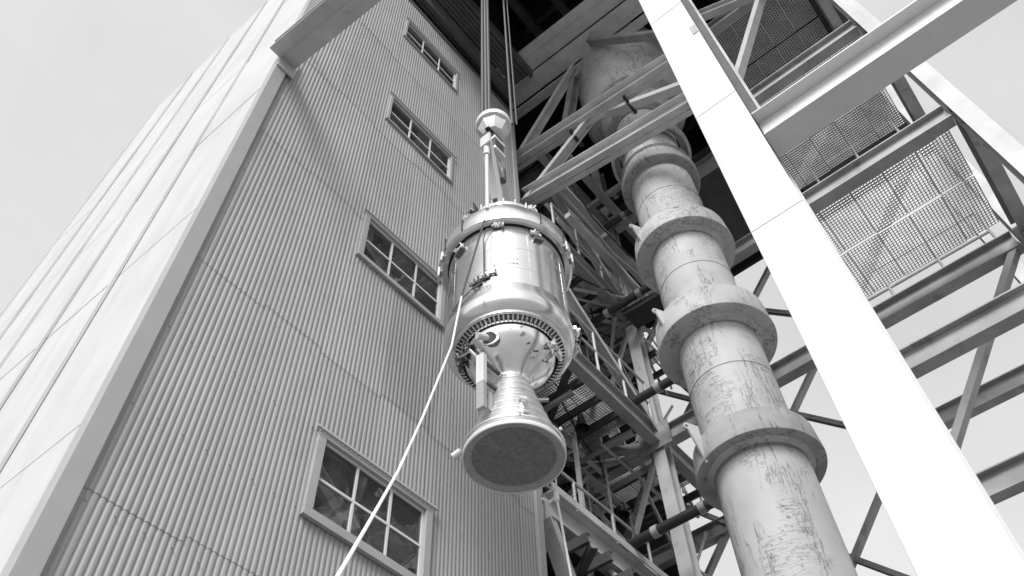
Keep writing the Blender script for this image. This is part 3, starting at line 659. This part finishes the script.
# aft flange with bolt lugs
fl = MB().lathe(L([(.50, 7.910), (.565, 7.920), (.572, 7.905), (.57, 7.870), (.545, 7.862), (.538, 7.870), (.535, 7.898)]), 128).build('aft_flange', 'alu2', rk)
MB().lathe(L([(.536, 7.896), (.484, 7.876)]), 96).build('bolt_recess', 'recess', fl)
MB().lathe(L([(.487, 7.880), (.485, 7.840), (.478, 7.825), (.458, 8.0), (.45, 7.835), (.45, 7.870)]), 128).build('inner_ring', 'alu2', fl)
for q in range(72):
    da = q * 5
    MB().bar(rp(.484, da, 7.842), rp(.54, da, 7.868), .014, .03, (0, 0, 1)).build('bolt_lug', 'alu2', fl)
    MB().rod(rp(.517, da + 2.5, 7.890), rp(.517, da + 2.5, 7.855), .008, 6).build('bolt', 'fit', fl)
# engine cone down to the neck
cn = [(.462, 7.845), (.455, 7.81), (.434, 7.755), (.40, 7.695), (.35, 7.635), (.29, 7.58), (.235, 7.535), (.195, 7.50), (.168, 7.47), (.163, 7.43)]
MB().lathe(L(cn), 96).build('engine_cone', 'cone', rk)
pt = MB().rod(rp(.37, -24, 7.72), rp(.45, -24, 7.66), .07, 24).build('port_ring', 'fit', rk)
MB().rod(rp(.42, -25, 7.70), rp(.55, -33, 7.66), .034, 16).build('port_plug', 'white', pt)
MB().tube([rp(.43, -24 + 10 * math.cos(t), 7.68 + .07 * math.sin(t)) * 1.0 for t in [2 * math.pi * i / 16 for i in range(17)]], .012, 6).build('port_rim', 'alu2', pt)
for da, r, z in ((28, .38, 7.66), (44, .36, 7.63), (58, .42, 7.71), (70, .36, 7.63)):
    MB().rod(rp(r, da, z), rp(r + .025, da, z - .015), .010, 8).build('sensor_boss', 'fit', rk)
for da in (-75, -60, -90): fitting(da, 7.76, .47, 12, .03, 'fit').build('plumbing', 'fit', rk)
for da in (62, 78): fitting(da, 7.74, .47, 9, .028, 'fitl').build('plumbing', 'fitl', rk)
MB().tube([rp(.47, -95, 7.83), rp(.5, -75, 7.74), rp(.46, -55, 7.68), rp(.3, -50, 7.52)], .018, 8).build('feed_line', 'alu2', rk)
# nozzle bell with stiffening hoops
def nr(f): return .163 + (.44 - .163) * (f ** .96)
NZ1, NZ0 = 7.45, 6.53
nz = MB().lathe(L([(nr(i / 24), NZ1 - (NZ1 - NZ0) * i / 24) for i in range(25)]), 112).build('nozzle', 'noz', rk)
for f in (.08, .2, .32, .44, .57, .70, .84):
    r = nr(f); z = NZ1 - (NZ1 - NZ0) * f
    MB().lathe(L([(r - .003, z + .010), (r + .004, z + .007), (r + .006, z - .006), (r + .0005, z - .010)]), 112).build('hoop', 'noz', nz)
MB().lathe(L([(.435, 6.56), (.444, 6.572), (.451, 6.56), (.452, 6.53), (.448, 6.520), (.442, 6.518), (.436, 6.52), (.435, 6.56)]), 112).build('nozzle_rim', 'white', nz)
MB().lathe(L([(.440, 6.62), (.457, 6.615), (.457, 6.60), (.445, 6.595)]), 112).build('clamp_band', 'alu2', nz)
MB().lathe(L([(.37, 6.548), (.2, 6.552), (.001, 6.554)]), 96).build('nozzle_cover', 'cover', nz)
MB().lathe(L([(.4355, 6.532), (.40, 6.538), (.385, 6.550), (.369, 6.547)]), 96).build('cover_edge', 'coverrim', nz)
MB().bar(rp(.33, 16, 6.9), rp(.435, 16, 6.68), .045, .05).build('hinge_strap', 'alu2', nz); MB().rod(rp(.34, 10, 6.92), rp(.34, 22, 6.92), .03, 10).build('hinge_pin', 'white', nz)
MB().rod(rp(.46, -88, 6.63), rp(.53, -92, 6.60), .035, 12).build('rim_knob', 'white', nz)
MB().bar(rp(.37, -30, 7.03), rp(.38, -30, 6.80), .006, .05).build('seam_strip', 'noz', nz)
for da in (8, 60, 120): MB().rod(rp(.462, da, 6.63), rp(.48, da, 6.63), .015, 8).build('rim_bolt', 'fitl', nz)
# square tube hanging beside the engine
MB().bar(rp(.47, -34, 7.45), rp(.47, -34, 7.08), .085, .05, rp(1, -34, Z0)).build('support_tube', 'white', rk)
MB().bar(rp(.47, -34, 7.079), rp(.47, -34, 6.76), .08, .045, rp(1, -34, Z0)).build('shaded_tube_end', 'trim', rk)  # lower length of the same tube, shade put into its darker grey

for z in (7.4, 7.15): MB().bar(rp(.19, -34, z + .05), rp(.46, -34, z), .03, .03).build('tube_bracket', 'fit', rk)
# ------------------------------------------------------------------ hoist hook block and spreader
HZ = 12.95
hb = thing('hoist_block', 'round pale hoist block hanging on dark wire ropes', 'hoist', (AX - .06, AY + .08, HZ))
MB().lathe([(.06, .10), (.235, .10), (.262, .115), (.266, .14), (.266, .22), (.25, .245), (.12, .27), (.001, .28)], 48).build('block_disc', 'fitw', hb)
MB().lathe([(.20, .099), (.20, .07)], 24).build('block_seam', 'gap', hb)
MB().lathe([(.02, -.12), (.15, -.12), (.225, .02), (.235, .07), (.05, .072)], 8).build('block_housing', 'fitw', hb, sharp=20)
MB().bar((-.16, 0, -.125), (.16, 0, -.125), .07, .02).build('block_slot', 'gap', hb)
MB().lathe([(.04, -.03), (.06, -.032), (.06, -.02)], 24).build('bottom_cap', 'fit', hb)
for sx in (-1, 1): MB().bar((sx * .1, 0, -.02), (sx * .04, 0, -.28), .03, .07).build('shackle_plate', 'dsteel', hb)
MB().rod((0, 0, 0), (0, 0, -.42), .03, 12).build('swivel', 'fitl', hb)
mid_z = 12.05
MB().box((-.10, -.10, -.78), (.10, .10, -.45)).build('hook_body', 'dsteel', hb, bevel=.01)
MB().box((-.115, -.115, -.50), (.115, .115, -.42)).build('hook_cap', 'white', hb, bevel=.01)
MB().box((-.115, -.115, -.82), (.115, .115, -.74)).build('hook_cap', 'fitl', hb, bevel=.01)
MB().tube([(0, 0, -.8), (0, 0, -.95), (.08, .05, -1.05), (.09, .06, -1.18), (0, 0, -1.26), (-.08, -.05, -1.18)], .03, 10).build('hook', 'dsteel', hb)
for k, (dx, dy, r) in enumerate(((-.10, .12, .028), (-.17, .20, .028), (-.13, .16, .032), (.14, -.12, .022), (.19, -.17, .014))):
    rr = MB().rod((AX + dx, AY + dy, HZ + .3), (AX + dx, AY + dy, 23.4), r, 8).build('hoist_rope', 'wire')
    tag(rr, ('dark wire rope at the hoist-block edge of the thick bundle', 'dark wire rope on the wall edge of the thick bundle', 'thicker dark wire rope in the middle of the thick bundle')[k] if k < 3 else ('dark wire rope on the tower side of the hoist block' if k == 3 else 'thinnest dark wire rope on the tower side of the hoist block'), 'rope', 'hoist ropes')
# spreader bar with hanger rods down to the collar
sp = thing('spreader_bar', 'white lifting spreader bar with hanger rods over the rocket stage', 'lifting bar', (AX, AY, 11.1))
n0 = rp(.74, -14, Z0); f0 = rp(.74, 166, Z0)
MB().bar((n0.x * 1.02, n0.y * 1.02, .03), (n0.x * .12, n0.y * .12, -.98), .15, .07, (n0.x, n0.y, 1)).build('slanted_leg', 'white', sp, bevel=.008)
MB().bar((n0.x * .9, n0.y * .9, .06), (0, 0, .40), .07, .07).build('link_arm', 'white', sp)
MB().rod((0, 0, .32), (0, 0, .62), .05, 12).build('hook_eye', 'fit', sp)
MB().bar((f0.x, f0.y, .0), (0, 0, .38), .07, .07).build('link_arm', 'white', sp)
MB().bar((n0.x * 1.06, n0.y * 1.06, -.10), (n0.x * 1.06, n0.y * 1.06, .14), .15, .03).build('end_plate', 'white', sp)
for q in (n0, f0):
    MB().rod((q.x, q.y, -.05), (q.x, q.y, 9.52 - 11.1), .024, 12).build('hanger_rod', 'white', sp)
    MB().rod((q.x, q.y, -.3), (q.x, q.y, -.05), .042, 12).build('turnbuckle', 'white', sp)

# ------------------------------------------------------------------ tag lines
def sag(a, b, s, n=24):
    a = Vector(a); b = Vector(b)
    return [a.lerp(b, i / n) + Vector((0, 0, -s * 4 * (i / n) * (1 - i / n))) for i in range(n + 1)]
A0 = rp(.77, -16, 9.25) + Vector((AX, AY, Z0))
A1 = Vector((3.36, -1.66, 7.74))
mbr = MB().tube([A0, A0.lerp(A1, .5) + Vector((0, 0, -.01)), A1], .0105, 6)  # upper run of the pale rope, its dark look against bright metal put into colour
t1 = mbr.build('tag_line', 'wire'); tag(t1, 'thin dark line running down the side of the rocket stage', 'rope')
R0 = rp(.70, -32, 8.30) + Vector((AX, AY, Z0))
t2 = MB().tube([A1, (3.32, -1.60, 7.05), (3.02, -1.63, 5.96), (2.55, -1.95, 4.95), (2.22, -2.2, 4.36), (1.68, -2.66, 3.47), (1.0, -3.2, 2.35), (.6, -3.5, 1.3), (.5, -3.55, .5), (.48, -3.5, .02)], .0095, 8).build('tag_line', 'rope'); tag(t2, 'long pale tag rope slanting down across the lower window', 'rope')
B0 = rp(.455, 136, 6.535) + Vector((AX, AY, Z0)); B2 = rp(.455, 128, 6.535) + Vector((AX, AY, Z0)); K = Vector((4.80, -1.52, 6.40))
t3m = MB().tube([B0, K, (4.9, -1.49, 6.05), (5.02, -1.45, 5.65), (5.3, -1.38, 4.6), (5.7, -1.3, 3.0), (6.1, -1.2, 1.0), (6.15, -1.18, .02)], .0105, 8)
t3m.tube([B2, K], .009, 6); t3m.tube([K, K + Vector((-.03, .06, -.05)), K + Vector((-.12, .07, -.06))], .014, 6)
t3m.tube([K + Vector((0, 0, .03)), K + Vector((.0, .0, -.05))], .026, 8)
t3 = t3m.build('tag_line', 'rope'); tag(t3, 'pale tag rope tied to the nozzle rim and dropping away', 'rope')
